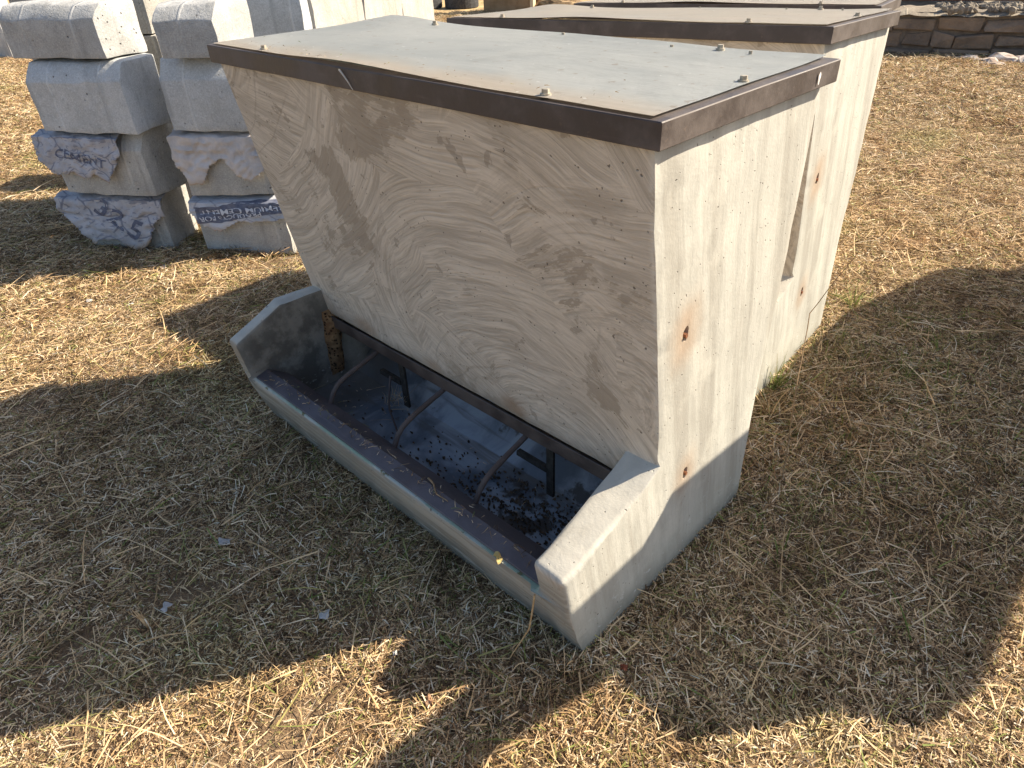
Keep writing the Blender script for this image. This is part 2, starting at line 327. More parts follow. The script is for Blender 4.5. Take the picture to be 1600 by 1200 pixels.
# ------------------------------------------------------------ feeder
L = 1.3072
def make_feeder(label):
    t = empty('livestock_feeder', (0, 0, 0)); tag(t, label, 'feeder', 'concrete self feeders in a row')
    T0 = -.05
    rear = [(.6575, 1.061), (.645, .223), (.657, 0), (.66, T0)]
    pr = [(.0, T0), (0, 0), (-.05, .157), (-.072, .291), (.165, .366), (.2275, .393), (.240, .393), (.123, 1.061)] + rear
    pl = [(.0, T0), (0, 0), (-.05, .157), (-.081, .329), (.086, .398), (.2275, .393), (.240, .393), (.123, 1.061)] + rear
    parts = []
    for poly, a, b in ((pr, -.083, 0), (pl, -L, -L+.05)):
        q = bmesh.new(); prism_x(q, poly, a, b); parts.append(q)
    q = bmesh.new(); prism_x(q, [(.2424132, .305), (.110, 1.061), (.158, 1.061), (.29, .305)], -L, 0); parts.append(q)
    q = bmesh.new(); prism_x(q, [(.6575, 1.061), (.645, .223), (.657, 0), (.66, T0), (.61, T0), (.605, 1.061)], -L, 0); parts.append(q)
    q = bmesh.new(); prism_x(q, [(0, T0), (0, 0), (-.05, .157), (-.0566, .197), (-.012, .198), (.045, .13), (.07, T0)], -L, 0); parts.append(q)
    b = union(parts, [pocket(hy, hz) for hy, hz in ((.264, .691), (.339, .305))])
    b.normal_update(); es = [e for e in b.edges if len(e.link_faces) == 2 and e.calc_face_angle(0) > R_(24) and all(v.co.z < .40 and v.co.z > .12 and v.co.y < .20 and (v.co.x > -.09 or v.co.x < -1.25) for v in e.verts)]
    bmesh.ops.bevel(b, geom=es, offset=.012, segments=4, affect='EDGES', profile=.5, clamp_overlap=False)
    bevelled(b, .005, 32, 2)
    slice_grid(b, .05, (-L, -.1, -.05), (0, .7, 1.07))
    bmesh.ops.triangulate(b, faces=[f for f in b.faces if len(f.verts) > 4])
    jitter(b, .0022, 5, 1, .0022)
    # chips along the outer arrises of the near end
    for v in b.verts:
        if v.co.z < 1.03:
            c = noise.noise(v.co*23); 
            if c > .25 and v.co.y < .3 and v.co.x > -.02: v.co.x -= .006*(c-.25)/.3
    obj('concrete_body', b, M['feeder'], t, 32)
    # trough floor
    q = bmesh.new(); prism_x(q, [(.03, .0), (.03, .065), (.07, .052), (.30, .06), (.60, .30), (.62, .0)], -L+.045, -.078)
    obj('trough_floor', q, M['floor'], t, 30)
    # lip rail (two-faced angle)
    q = bmesh.new(); prism_x(q, [(-.047, .199), (-.046, .2035), (-.006, .211), (.058, .165), (.055, .161), (-.007, .205)], -L+.052, -.085); bevelled(q, .0008, 20, 1)
    obj('lip_rail', q, M['rail'], t)
    # hopper foot rail
    q = bmesh.new(); prism_x(q, [(.236, .300), (.236, .262), (.240, .258), (.284, .258), (.284, .262), (.241, .263), (.241, .300)], -L+.052, -.085); bevelled(q, .001, 40, 1)
    obj('foot_rail', q, M['frame'], t, 30)
    for bx, dx in ((-1.02, .012), (-.712, .01), (-.398, .014)):
        q = bmesh.new(); pts = []
        for k in range(13):
            u = k/12; pts.append((bx+dx*u, .262-.212*u, .256-.040*u-.045*u**9))
        tube(q, pts, .0075, 8); jitter(q, .0012, 60, bx)
        obj('divider_bar', q, M['bar'], t, 60)
    for bx in (-.93, -.33):
        q = bmesh.new(); box(q, bx-.012, bx+.012, .260, .268, .08, .262); box(q, bx-.115, bx-.0125, .258, .272, .155, .170); jitter(q, .002, 20, bx)
        obj('brace', q, M['dark'], t)
    # bolt pockets on both ends
    for (hy, hz) in ((.264, .691), (.339, .305)):
        q = bmesh.new(); tube(q, [(-.024, hy+.001, hz-.003), (-.008, hy+.001, hz-.003)], .0075, 6); tube(q, [(-.008, hy+.001, hz-.003), (.003, hy+.002, hz-.004)], .0045, 8); jitter(q, .001, 90, 3)
        obj('bolt', q, M['rust'], t, 30)
    # lid
    q = bmesh.new(); x0, x1, y0, y1 = -1.321, .019, .094, .674; th = .004; z0, z1 = 1.0605, 1.100
    O = [(x0, y0), (x1, y0), (x1, y1), (x0, y1)]; I = [(x0+th, y0+th), (x1-th, y0+th), (x1-th, y1-th), (x0+th, y1-th)]; W = [(x0+.035, y0+.035), (x1-.035, y0+.035), (x1-.035, y1-.035), (x0+.035, y1-.035)]
    def vv(P, z): return [q.verts.new((x, y, z)) for x, y in P]
    def dz(x, y): return 0
    ob, ot, ib, it, wt, wb = vv(O, z0), vv(O, z1), vv(I, z0), vv(I, z1-th), vv(W, z1), vv(W, z1-th)
    for k in range(4):
        j = (k+1) % 4
        q.faces.new((ob[k], ob[j], ot[j], ot[k])); q.faces.new((ot[k], ot[j], wt[j], wt[k])); q.faces.new((wt[k], wt[j], wb[j], wb[k]))
        q.faces.new((wb[k], wb[j], it[j], it[k])); q.faces.new((it[k], it[j], ib[j], ib[k])); q.faces.new((ib[k], ib[j], ob[j], ob[k]))
    bmesh.ops.recalc_face_normals(q, faces=q.faces[:]); bevelled(q, .0015, 40, 1)
    slice_grid(q, .11, (-1.32, 0, 2), (.02, .7, 1)); bmesh.ops.triangulate(q, faces=[f for f in q.faces if len(f.verts) > 4]); jitter(q, .0022, 3, 5)
    fr = obj('lid_frame', q, M['frame'], t, 30)
    # sheet
    q = bmesh.new(); nx, ny = 66, 26; V = []
    def sz(u, v):
        x = -1.306+u*1.306; z = 1.1035+.002*noise.noise(Vector((u*5, v*3, 1)))
        z += .007*math.exp(-((u-.45)/.15)**2)*max(0, 1-v*2.2)**1.5                      # lifted front edge
        z += .008*math.exp(-((u-.05)/.10)**2)*max(0, (v-.6)*2.5)**2+.004*math.exp(-((u-1)/.10)**2)*max(0, (v-.6)*2.5)**2
        z += .0015*math.sin(u*9+v*2)*math.exp(-((v-.95)/.2)**2); return z
    for j in range(ny+1):
        for i in range(nx+1):
            u, v = i/nx, j/ny; V.append(q.verts.new((-1.306+u*1.306-.004*v, .103+v*.560+.003*noise.noise(Vector((u*6, 0, v))), sz(u, v))))
    for j in range(ny):
        for i in range(nx):
            a = j*(nx+1)+i; q.faces.new((V[a], V[a+1], V[a+nx+2], V[a+nx+1]))
    geo = bmesh.ops.solidify(q, geom=q.faces[:], thickness=.0012)
    obj('lid_sheet', q, M['galv'], t, 40)
    for bxp, byp, big in ((-1.077, .118, 1), (-.21, .118, 1), (-.014, .373, 1), (-.203, .63, 1), (-1.057, .618, 1), (-.302, .609, 0), (-.133, .62, 0), (-.62, .64, 0)):
        q = bmesh.new(); r = .0062 if big else .0036; h = .0085 if big else .004; zb = 1.1045
        tube(q, [(bxp, byp, zb-.004), (bxp, byp, zb+h)], r, 6)
        if big: tube(q, [(bxp, byp, zb-.002), (bxp, byp, zb+.0022)], r*1.45, 14)
        obj('lid_bolt', q, M['bolt'], t, 30)
    return t
F1 = make_feeder('nearest concrete feeder with an open trough, rusty bars and a grey sheet lid')
def copy_tree(o, parent=None):
    c = o.copy(); COL.objects.link(c); c.parent = parent
    for ch in [x for x in list(bpy.data.objects) if x.parent == o]: copy_tree(ch, c)
    return c
F2 = copy_tree(F1); F2.location = (-.1779, 1.0289, -.007); F2.rotation_euler = (-.0358, -.0277, .0659)
F2['label'] = 'second concrete feeder, standing close behind the nearest one, dusty brown-framed lid'
F3 = copy_tree(F1); F3.location = (-.498, 2.27, -.085); F3.rotation_euler = (-.0358, -.012, .2)
M['galv_dusty'] = mat_galv('dusty_sheet', .6)
for f in (F2, F3):
    for o in [x for x in bpy.data.objects if x.parent == f and x.name.startswith('lid_sheet')]:
        o.material_slots[0].link = 'OBJECT'; o.material_slots[0].material = M['galv_dusty']
F3['label'] = 'farthest concrete feeder, only its dusty lid showing above the second feeder'

# ------------------------------------------------------------ concrete block stacks
E1 = Vector((.8, .6, 0)); E2 = Vector((-.6, .8, 0)); ang = math.atan2(.6, .8)
def block(name, label, cat, e1, e2, wd, dp, z0, h, mat, ch=.05, cz=.28, rot=0.0, seed=0, group='rough concrete blocks in the stacks', flat=False):
    p = E1*e1+E2*e2; b = bmesh.new()
    prof = [(0, 0), (0, h), (dp, h), (dp, 0)] if flat else [(0.0, 0), (-.004, h*(1-cz)), (ch*.35, h*(1-cz*.55)), (ch, h-.006), (ch*1.8, h), (dp, h), (dp, 0)]
    prism_x(b, prof, 0, wd); bevelled(b, .007, 20, 2); slice_grid(b, .06, (0, -.05, 0), (wd, dp, h)); bmesh.ops.triangulate(b, faces=[f for f in b.faces if len(f.verts) > 4])
    jitter(b, .010, 4, seed, .007)
    o = obj(name, b, mat, None, 35); o.location = (p.x, p.y, z0); o.rotation_euler = (0, 0, ang+rot); tag(o, label, cat, group)
    return o
M['blockS'] = mat_block('sunlit_slab_concrete', (.42, .40, .365), (.31, .295, .265), 5); M['blockL'] = mat_block('upper_block_concrete', (.46, .46, .45), (.33, .33, .32), 6)  # blockS: darker copy for blocks in direct sun, tones down the glare
A, B_, C_, S_, L_ = M['blockA'], M['blockB'], M['blockC'], M['blockS'], M['blockL']
Lx = [(-2.62, 2.10, -.16, L_, .51, .21, 'top chamfered block of the left stack, its right side in full sun'),
      (-2.57, 2.05, -.12, B_, .505, .293, 'second block from the top in the left stack, grey with a chamfered upper edge'),
      (-2.60, 2.08, -.10, C_, .50, .293, 'third block down in the left stack, torn printed paper hanging over its face'),
      (-2.60, 2.11, -.03, C_, .45, .285, 'lowest block of the left stack, half buried in dry grass under crumpled paper')]
for k, (e1, e2, rot, m, wd_, h, lab) in enumerate(Lx): block('concrete_block', lab, 'block', e1, e2, wd_, .25, .9-.3*k, h, m, rot=rot, seed=k+1)
Rx = [(-1.85, 2.00, -.05, L_, .27, .205, 'top block of the right stack, shaded grey end with a lit left ledge line'),
      (-1.93, 2.05, -.04, B_, .38, .293, 'second block from the top in the right stack, blue-grey face left of the feeder'),
      (-1.955, 2.07, 0, C_, .42, .285, 'third block down in the right stack, draped with plain white torn paper'),
      (-1.955, 2.075, 0, C_, .45, .285, 'lowest block of the right stack, speckled face under the navy printed paper')]
for k, (e1, e2, rot, m, wd_, h, lab) in enumerate(Rx): block('concrete_block', lab, 'block', e1, e2, wd_, .3, .9-.3*k, h, m, rot=rot, seed=k+8)
for z0, h, e1r, lab in ((0, .70, -2.30, 'tall pale base block in the gap behind the two stacks'), (.705, .235, -2.12, 'bright sunlit block in the gap between the two stacks, middle one'), (.945, .24, -2.13, 'bright block at the top of the gap between the stacks with a rusty spot')):
    block('concrete_block', lab, 'block', e1r-(.68 if z0 else .42), 2.42, .68 if z0 else .42, .60, z0, h, S_, seed=z0*9+20, flat=True)
block('concrete_block', 'tall rough grey block between the right stack and the sunlit slabs', 'block', -1.95, 2.72, .44, .5, 0, 1.10, A, seed=31, flat=True)
for k, (a0, a1, lab) in enumerate(((3.63, 4.48, 'middle of the three bright upright slabs behind the nearest feeder lid'), (4.50, 5.47, 'rightmost bright upright slab behind the nearest feeder lid'), (2.80, 3.61, 'leftmost of the three bright upright slabs, rough pitted face'))):
    block('concrete_slab', lab, 'slab', -1.62, a0+.02, .13, a1-a0, 0, 1.10, S_, seed=40+k, group='upright slabs beside the right stack', flat=True)
for k in range(5):  # hidden posts added to throw shadow stripes on the left grass
    block('concrete_post', ('nearest', 'second', 'middle', 'fourth', 'farthest')[k]+' hidden post added behind the left stack for striped shade', 'post', -2.66, 3.3+k*.62, .26, .32, 0, 1.05, B_, seed=51+k, group='hidden posts added for striped shade', flat=True)

# ------------------------------------------------------------ torn paper bags
def mat_paper(name, base, ink, amt, inkcol=(.16, .17, .22)):
    s = NT(name); oc = s.coord(); uv = s.coord('UV'); n1 = s.noise(oc, 9, 6, .65); wv = s.noise(oc, 26, 4, .6, 1.2)
    col = s.mix(s.ramp(n1, .35, .7), base, tuple(c*.72 for c in base))
    v = s.n('TexVoronoi', {'Vector': uv, 'Scale': 3.6}, feature='DISTANCE_TO_EDGE', voronoi_dimensions='2D').outputs['Distance']
    g = s.math('MULTIPLY', s.ramp(v, .045, .02), s.ramp(s.noise(uv, 4, 2), .42, .5)); wd = s.ramp(s.noise(uv, 6.5, 3, .5, 2.5), .57, .60)
    col = s.mix(s.math('MULTIPLY', s.math('MAXIMUM', g, s.math('MULTIPLY', wd, ink)), amt), col, inkcol)
    su = s.n('SeparateXYZ', {0: uv}).outputs
    col = s.mix(s.ramp(s.math('ADD', su[1], s.math('MULTIPLY', n1, .35)), .30, .14, 0, .8), col, (.36, .24, .13))
    m = s.done(col, .8, s.bump(s.math('ADD', wv, n1), .006, .7), spec=.25); return m
M['paper_print'] = mat_paper('printed_bag_paper', (.44, .44, .47), .8, .8)
M['paper_plain'] = mat_paper('plain_bag_paper', (.58, .54, .52), .0, .0)
M['paper_navy'] = mat_paper('navy_band_bag_paper', (.50, .52, .57), .35, .5)
M['navy'] = simple('navy_print', (.09, .10, .15), (.15, .165, .22), 40, .7)
M['white_ink'] = simple('pale_print', (.60, .62, .68), (.50, .52, .58), 40, .7)
def to_world(e1, e2, z): p = E1*e1+E2*e2; return Vector((p.x, p.y, z))
def drape(fn, name, label, mat, nu=64, nv=40, ragged=None):
    b = bmesh.new(); uvl = b.loops.layers.uv.new('UVMap'); V = {}
    for j in range(nv+1):
        for i in range(nu+1):
            u, v = i/nu, j/nv; V[i, j] = b.verts.new(fn(u, v))
    for j in range(nv):
        for i in range(nu):
            if ragged and ragged((i+.5)/nu, (j+.5)/nv): continue
            f = b.faces.new((V[i, j], V[i+1, j], V[i+1, j+1], V[i, j+1]))
            for lp, (a, c) in zip(f.loops, ((i, j), (i+1, j), (i+1, j+1), (i, j+1))): lp[uvl].uv = (a/nu, c/nv)
    bmesh.ops.delete(b, geom=[v for v in b.verts if not v.link_faces], context='VERTS')
    bmesh.ops.recalc_face_normals(b, faces=b.faces[:])
    o = obj(name, b, mat, None, 50); md = o.modifiers.new('thickness', 'SOLIDIFY'); md.thickness = .0015
    tag(o, label, 'paper bag', 'torn paper between the stacked blocks'); return o
def printed(parent, fn, text, uc, vc, size, rotd, mat, bold=.0, off=.004, ws=1.0):
    cu = bpy.data.curves.new('t', 'FONT'); cu.body = text; cu.size = 1; cu.align_x = 'CENTER'; cu.align_y = 'CENTER'; cu.offset = bold; cu.resolution_u = 3
    to = bpy.data.objects.new('t', cu); COL.objects.link(to); dg = bpy.context.evaluated_depsgraph_get(); dg.update()
    me = bpy.data.meshes.new_from_object(to.evaluated_get(dg)); bpy.data.objects.remove(to, do_unlink=True)
    b = bmesh.new(); b.from_mesh(me); bmesh.ops.triangulate(b, faces=b.faces[:])
    bmesh.ops.subdivide_edges(b, edges=[e for e in b.edges if e.calc_length() > .25], cuts=1); bmesh.ops.triangulate(b, faces=b.faces[:])
    ca, sa = math.cos(R_(rotd)), math.sin(R_(rotd))
    for v in b.verts:
        x, y = v.co.x*size*ws, v.co.y*size; u = uc+(x*ca-y*sa); w_ = vc+(x*sa+y*ca)*1.6
        p = fn(u, w_); e = .01; du = fn(u+e, w_)-p; dv = fn(u, w_+e)-p; n = du.cross(dv).normalized()
        if n.dot(CAM-p) < 0: n = -n
        v.co = p+n*off
    return obj('printed_text', b, mat, parent)
def bandmesh(parent, fn, pts, mat, off=.003, name='printed_band'):
    b = bmesh.new(); n = 70; rows = []
    for i in range(n+1):
        t = i/n; k = t*(len(pts)-1); a = int(min(k, len(pts)-2)); f = k-a
        u = pts[a][0]*(1-f)+pts[a+1][0]*f; lo = pts[a][1]*(1-f)+pts[a+1][1]*f; hi = pts[a][2]*(1-f)+pts[a+1][2]*f; row = []
        for j in range(17):
            v = lo+(hi-lo)*j/16; p = fn(u, v); e = .01; nn = (fn(u+e, v)-p).cross(fn(u, v+e)-p).normalized()
            if nn.dot(CAM-p) < 0: nn = -nn
            row.append(b.verts.new(p+nn*off))
        rows.append(row)
    for i in range(n):
        for j in range(16): b.faces.new((rows[i][j], rows[i+1][j], rows[i+1][j+1], rows[i][j+1]))
    return obj(name, b, mat, parent, 60)
def mk(e1a, e1b, e2f, ztop, drop, amp, seed, side=0.0, rot=0.0):
    def fn(u, v):
        # v=1 tucked under the upper block, v~.75 the arris, v=0 lower edge
        e1 = e1a+(e1b-e1a)*u; sag = noise.noise(Vector((u*4, seed, 0)))*.25
        if v > .78: k = (v-.78)/.22; e2 = e2f+.07*k-.012; z = ztop-.015*(1-k)
        else: k = (.78-v)/.78; e2 = e2f-.014-.018*k; z = ztop-.015-drop*k*(1+sag)
        e2 += rot*(e1-e1a)
        q = Vector((u*7, v*5, seed)); a = amp*(.6+.6*(1-abs(v-.5)))
        w1 = noise.noise(q)*.7+(1-abs(noise.noise(q*1.4+Vector((3, 1, 2))))*2.2)*.55+noise.noise(q*3.3)*.28
        e2 -= a*w1+.0; z += amp*.5*noise.noise(q*1.7+Vector((9, 9, 9))); e1 += amp*.6*noise.noise(q*1.5+Vector((5, 2, 7)))
        return to_world(e1, e2, z)
    return fn
def rag(seed, pts, amp=.10):
    def f(u, v):
        k = u*(len(pts)-1); a = int(min(k, len(pts)-2)); lim = pts[a]*(1-(k-a))+pts[a+1]*(k-a)
        return v < lim+amp*noise.noise(Vector((u*9, seed, 0)))+.03*noise.noise(Vector((u*30, seed, 4)))
    return f
fn = mk(-2.66, -2.20, 2.075, .590, .19, .011, 3, rot=-.10)
o = drape(fn, 'torn_paper_bag', 'crumpled printed paper over the third block of the left stack', M['paper_print'], ragged=rag(3, [.35, .15, .10, .05, .0, .15, -.1, .25, .5], .07))
printed(o, fn, 'CEMENT', .52, .40, .15, -10, M['navy'], .01)
fn = mk(-2.70, -2.12, 2.105, .287, .23, .014, 8, rot=-.04)
o = drape(fn, 'torn_paper_bag', 'crumpled printed paper with large figures at the foot of the left stack', M['paper_print'], ragged=rag(8, [.55, .3, -.05, .15, .05, -.2, -.2, .25, .55], .07))
printed(o, fn, '32.5', .56, .45, .27, -38, M['navy'], .015)
fn = mk(-1.97, -1.50, 2.065, .590, .21, .013, 15)
drape(fn, 'torn_paper_bag', 'plain white torn paper draped over the third block of the right stack', M['paper_plain'], ragged=rag(15, [.35, .02, .0, .38, .42, .2, .05, .1, .3]))
fn = mk(-1.97, -1.48, 2.068, .285, .135, .007, 22)
o = drape(fn, 'torn_paper_bag', 'paper strip with a navy band of upside-down lettering, foot of the right stack', M['paper_navy'], ragged=rag(22, [.5, .1, .0, .15, .3, .25, .3, .3, .4], .06))
bandmesh(o, fn, [(.06, .22, .66), (.30, .24, .68), (.50, .36, .80), (.75, .46, .86), (.98, .52, .88)], M['navy'])
printed(o, fn, 'PREMIUM CEMENT', .58, .60, .115, 187, M['white_ink'], .012, .007)
printed(o, fn, 'PRODUCTS FOR', .42, .42, .09, 190, M['white_ink'], .01, .007)
fn = mk(-2.06, -1.98, 2.40, .70, .17, .02, 33)
drape(fn, 'torn_paper_bag', 'small printed paper scrap caught in the gap between the stacks', M['paper_print'], 20, 20)

# ------------------------------------------------------------ added off-frame slab, beam and piers, outlined to cast the right-hand shadow
SH = Vector((.72, 1.04, 0)); HS = 1.05
poly = [(-.20, .01), (.05, -.03), (.24, -.05), (.35, .08), (.43, .2), (.56, .28), (.6, .41), (.6, .86), (.75, 1.0), (1.35, 1.05), (1.35, 2.9), (.4, 2.85), (.2, 2.76), (.14, 2.62), (-.07, 2.46), (-.15, 2.1), (-.21, 1.84), (-.175, .4)]
b = bmesh.new(); prism_z(b, [(x+SH.x*(HS+.04), y+SH.y*(HS+.04)) for x, y in poly], HS, HS+.04); jitter(b, .004, 6, 3)
tag(obj('concrete_slab', b, A), 'added unseen slab shaped to cast the shadow right of the nearest feeder', 'slab')
b = bmesh.new(); hb = HS+.045+.04
pp = [(-.135, .12), (.05, .12), (.05, -.03), (-.03, -.34), (-.06, -.75), (-.19, -.75), (-.145, -.4), (-.135, -.2)]  # beam outline drawn from the shadow strip it has to cast
prism_z(b, [(x+SH.x*hb, y+SH.y*hb) for x, y in pp], HS+.045, HS+.085); jitter(b, .003, 6, 4)
tag(obj('shadow_beam', b, B_), 'added unseen beam on the shadow slab, shaped for a narrow shadow strip', 'beam')
for k, (x, y) in enumerate(((1.15, 2.4), (1.45, 3.3), (1.7, 2.5))):
    b = bmesh.new(); box(b, -.16, .16, -.12, .12, 0, HS-.01); bevelled(b, .012, 30, 2); slice_grid(b, .1, (-.2, -.2, 0), (.2, .2, 1)); jitter(b, .006, 5, k)
    o = obj('shadow_slab_pier', b, (A, B_, C_)[k], None, 35); o.location = (x, y, 0); tag(o, ('front left', 'rear', 'front right')[k]+' added pier under the unseen shadow slab', 'pier', 'added piers under the shadow slab')

# ------------------------------------------------------------ distance: stone wall, terrace, oddments
def mat_stone():
    s = NT('wall_stone'); oc = s.coord(); inf = s.n('ObjectInfo').outputs['Random']; n1 = s.noise(oc, 3.5, 6, .65)
    at = s.n('Attribute', attribute_name='tone').outputs['Fac']
    col = s.mix(at, (.20, .15, .11), (.28, .215, .16)); col = s.mix(s.ramp(n1, .4, .65, 0, .6), col, (.11, .09, .075))
    return s.done(col, .95, s.bump(s.noise(oc, 25, 5), .02, .8), spec=.1)
M['stone'] = mat_stone(); M['mortar'] = simple('wall_mortar', (.11, .09, .075), (.17, .14, .11), 12, .95, .01)
W0 = Vector((-4.2, 6.95, 0)); W1 = Vector((2.5, 9.75, 0)); wd = (W1-W0); WL = wd.length; wd.normalize(); wn = Vector((wd.y, -wd.x, 0)); wa = math.atan2(wd.y, wd.x)
wall = empty('stone_wall', W0, (0, 0, wa)); tag(wall, 'low wall of large brown stones edging the raised gravel', 'wall')
b = bmesh.new(); box(b, 0, WL, .03, .5, 0, .41); obj('mortar_core', b, M['mortar'], wall)
b = bmesh.new(); tone = []; z = .13; lay = b.faces.layers.float.new('tone_f'); tones = []
def stone(b, x0, x1, z0, z1, t):
    vs = box(b, x0+.012, x1-.012, 0, .1, z0+.010, z1-.010)
    for v in vs:
        c = Vector(((x0+x1)/2, .05, (z0+z1)/2)); v.co += noise.noise_vector(v.co*6+c)*.07; v.co.y -= .02*random.random() if v.co.y < .05 else 0
    tones.extend([t]*6)
for row, (z0, z1) in enumerate(((.0, .085), (.085, .225), (.225, .365))):
    x = -.1*row
    while x < WL:
        wdt = random.uniform(.20, .62); stone(b, max(x, 0), min(x+wdt, WL), z0, z1, random.random()*(.4 if row == 0 else 1)); x += wdt
es = [e for e in b.edges]; 
b.faces.layers.float.remove(lay)
me = bpy.data.meshes.new('w'); b.normal_update(); b.to_mesh(me); b.free()
at = me.attributes.new('tone', 'FLOAT', 'FACE'); at.data.foreach_set('value', tones)
o = obj('stone_courses', me, M['stone'], wall); md = o.modifiers.new('bevel', 'BEVEL'); md.width = .035; md.segments = 3; md.limit_method = 'ANGLE'
b = bmesh.new(); nx = 120
rows = []
for j in range(12):
    row = []
    for i in range(nx+1):
        x = i/nx*WL; y = -.03+j*.35 if j > 1 else -.03+j*.12
        row.append(b.verts.new((x, y, (.385 if j == 0 else .42)+.03*noise.noise(Vector((x*2.3, y*2, 0)))+.02*noise.noise(Vector((x*9, y*8, 3))))))
    rows.append(row)
for j in range(11):
    for i in range(nx): b.faces.new((rows[j][i], rows[j][i+1], rows[j+1][i+1], rows[j+1][i]))
M['gravel'] = mat_block('pale_gravel', (.34, .29, .22), (.18, .15, .12), 9)
o = obj('gravel_terrace', b, M['gravel'], None, 60); o.location = W0; o.rotation_euler = (0, 0, wa); tag(o, kind='structure')
# crushed stones along the top edge
b = bmesh.new()
for k in range(700):
    x = random.uniform(2.6, WL); y = random.uniform(-.03, .5); r = random.uniform(.012, .04); mt = Matrix.Translation((x, y, .42+r*.3)) @ Euler((random.random()*6, random.random()*6, 0)).to_matrix().to_4x4() @ Matrix.Diagonal((r*1.4, r, r*.8, 1))
    bmesh.ops.create_icosphere(b, subdivisions=1, radius=1, matrix=mt)
o = obj('loose_gravel', b, M['gravel']); o.location = W0; o.rotation_euler = (0, 0, wa); tag(o, 'pale crushed stone spilled along the top of the stone wall', 'gravel', kind='stuff')
def wl(x, y, z=0): return W0+wd*x+Vector((-wd.y, wd.x, 0))*y+Vector((0, 0, z))
M['rustbeam'] = simple('rusty_red_beam', (.16, .05, .03), (.28, .11, .05), 30, .85); M['white_conc'] = simple('whitewashed_concrete', (.62, .58, .50), (.74, .70, .62), 12, .85)
b = bmesh.new(); box(b, 0, 3.4, 0, .09, 0, .07); bevelled(b, .008, 30, 1); o = obj('steel_beam', b, M['rustbeam'], None, 30); o.location = wl(1.2, .75, .45); o.rotation_euler = (0, 0, wa-.02); tag(o, 'long rusty red beam lying behind the stone wall', 'beam')
b = bmesh.new(); box(b, 0, 2.1, 0, .5, 0, .30); bevelled(b, .015, 30, 2); jitter(b, .005, 3, 4); o = obj('concrete_trough', b, M['white_conc'], None, 30); o.location = wl(1.1, .95, .50); o.rotation_euler = (0, 0, wa); tag(o, 'long whitewashed block above the rusty beam', 'block')
for k in range(3):
    b = bmesh.new(); box(b, 0, .28, 0, .25, 0, .5); bevelled(b, .02, 30, 2); jitter(b, .008, 3, k); o = obj('concrete_block', b, (M['white_conc'], A, M['white_conc'])[k], None, 30); o.location = wl(3.45+k*.5, .9+.1*k, .44); o.rotation_euler = (0, 0, wa+.2*k); tag(o, ('orange stained pale block right of the long whitewashed block', 'grey upright block standing on the raised gravel', 'white block at the right end of the raised gravel')[k], 'block')
# rubble at the foot of the wall
M['rubble'] = simple('rubble', (.30, .22, .17), (.60, .55, .50), 9, .9, .01)
rp = [(1512, 96, .06), (1528, 99, .045), (1545, 102, .07), (1566, 99, .09), (1580, 101, .06), (1596, 100, .08), (1535, 104, .04), (1556, 106, .05)]
for k, (px, py, r) in enumerate(rp):
    b = bmesh.new(); bmesh.ops.create_icosphere(b, subdivisions=2, radius=1)
    for v in b.verts: v.co = Vector((v.co.x*r*1.7, v.co.y*r, v.co.z*r*.7))*(1+.35*noise.noise(v.co*1.8+Vector((k, 0, 0))))
    o = obj('rubble_stone', b, M['rubble']); p = gp(px, py); o.location = (p.x, p.y, r*.35); o.rotation_euler = (0, 0, k)
    tag(o, ('leftmost', 'second from left', 'flat middle', 'large whitish', 'brownish', 'rightmost and largest', 'small front left', 'small front middle')[k]+' rubble piece in the heap at the foot of the stone wall', 'stone', 'rubble heap by the wall')
# tyre, box, heap
def tyre(c, label, lying=True):
    t = empty('tyre', c); tag(t, label, 'tyre'); b = bmesh.new(); n = 36; prof = [(.19, -.06), (.24, -.085), (.29, -.09), (.315, -.075), (.32, 0), (.315, .075), (.29, .09), (.24, .085), (.19, .06), (.20, 0)]
    rg = []
    for i in range(n):
        a = i/n*2*math.pi; rg.append([b.verts.new((r*math.cos(a)*(1.015 if (i % 2 and abs(y) > .05 and r > .3) else 1), r*math.sin(a)*(1.015 if (i % 2 and abs(y) > .05 and r > .3) else 1), y+.09)) for r, y in prof])
    for i in range(n):
        for k in range(len(prof)): b.faces.new((rg[i][k], rg[(i+1) % n][k], rg[(i+1) % n][(k+1) % len(prof)], rg[i][(k+1) % len(prof)]))
    bmesh.ops.recalc_face_normals(b, faces=b.faces[:])
    obj('tread', b, simple('tyre_rubber', (.03, .03, .032), (.06, .06, .062), 30, .8), t); return t
p = gp(722, 12); tyre((p.x, p.y, 0), 'grey-black tyre lying on the grass beyond the upright slabs'); p = gp(676, 14); tyre((p.x-.2, p.y, 0), 'dark tyre half hidden by the rightmost upright slab')
M['card'] = simple('brown_board', (.26, .16, .08), (.34, .22, .12), 6, .9); p = gp(756, 22); q_ = gp(834, 23)
b = bmesh.new(); wbx = (q_-p).length; box(b, 0, wbx*.93, 0, .5, 0, .8); bevelled(b, .01, 30, 1); jitter(b, .006, 2, 1)
o = obj('plywood_box', b, M['card'], None, 30); o.location = (p.x, p.y, 0); dd = q_-p; o.rotation_euler = (0, 0, math.atan2(dd.y, dd.x)); tag(o, 'brown board box standing on the grass beyond the second feeder', 'box')
b = bmesh.new(); box(b, wbx*.935, wbx, -.02, .1, 0, .9); bevelled(b, .006, 30, 1); o = obj('timber_post', b, simple('pale_timber', (.55, .42, .26), (.65, .52, .34), 9, .8), None, 30); o.location = (p.x, p.y, 0); o.rotation_euler = (0, 0, math.atan2(dd.y, dd.x)); tag(o, 'pale timber post against the brown board box', 'post')
p = gp(868, 19); b = bmesh.new(); bmesh.ops.create_icosphere(b, subdivisions=3, radius=1)
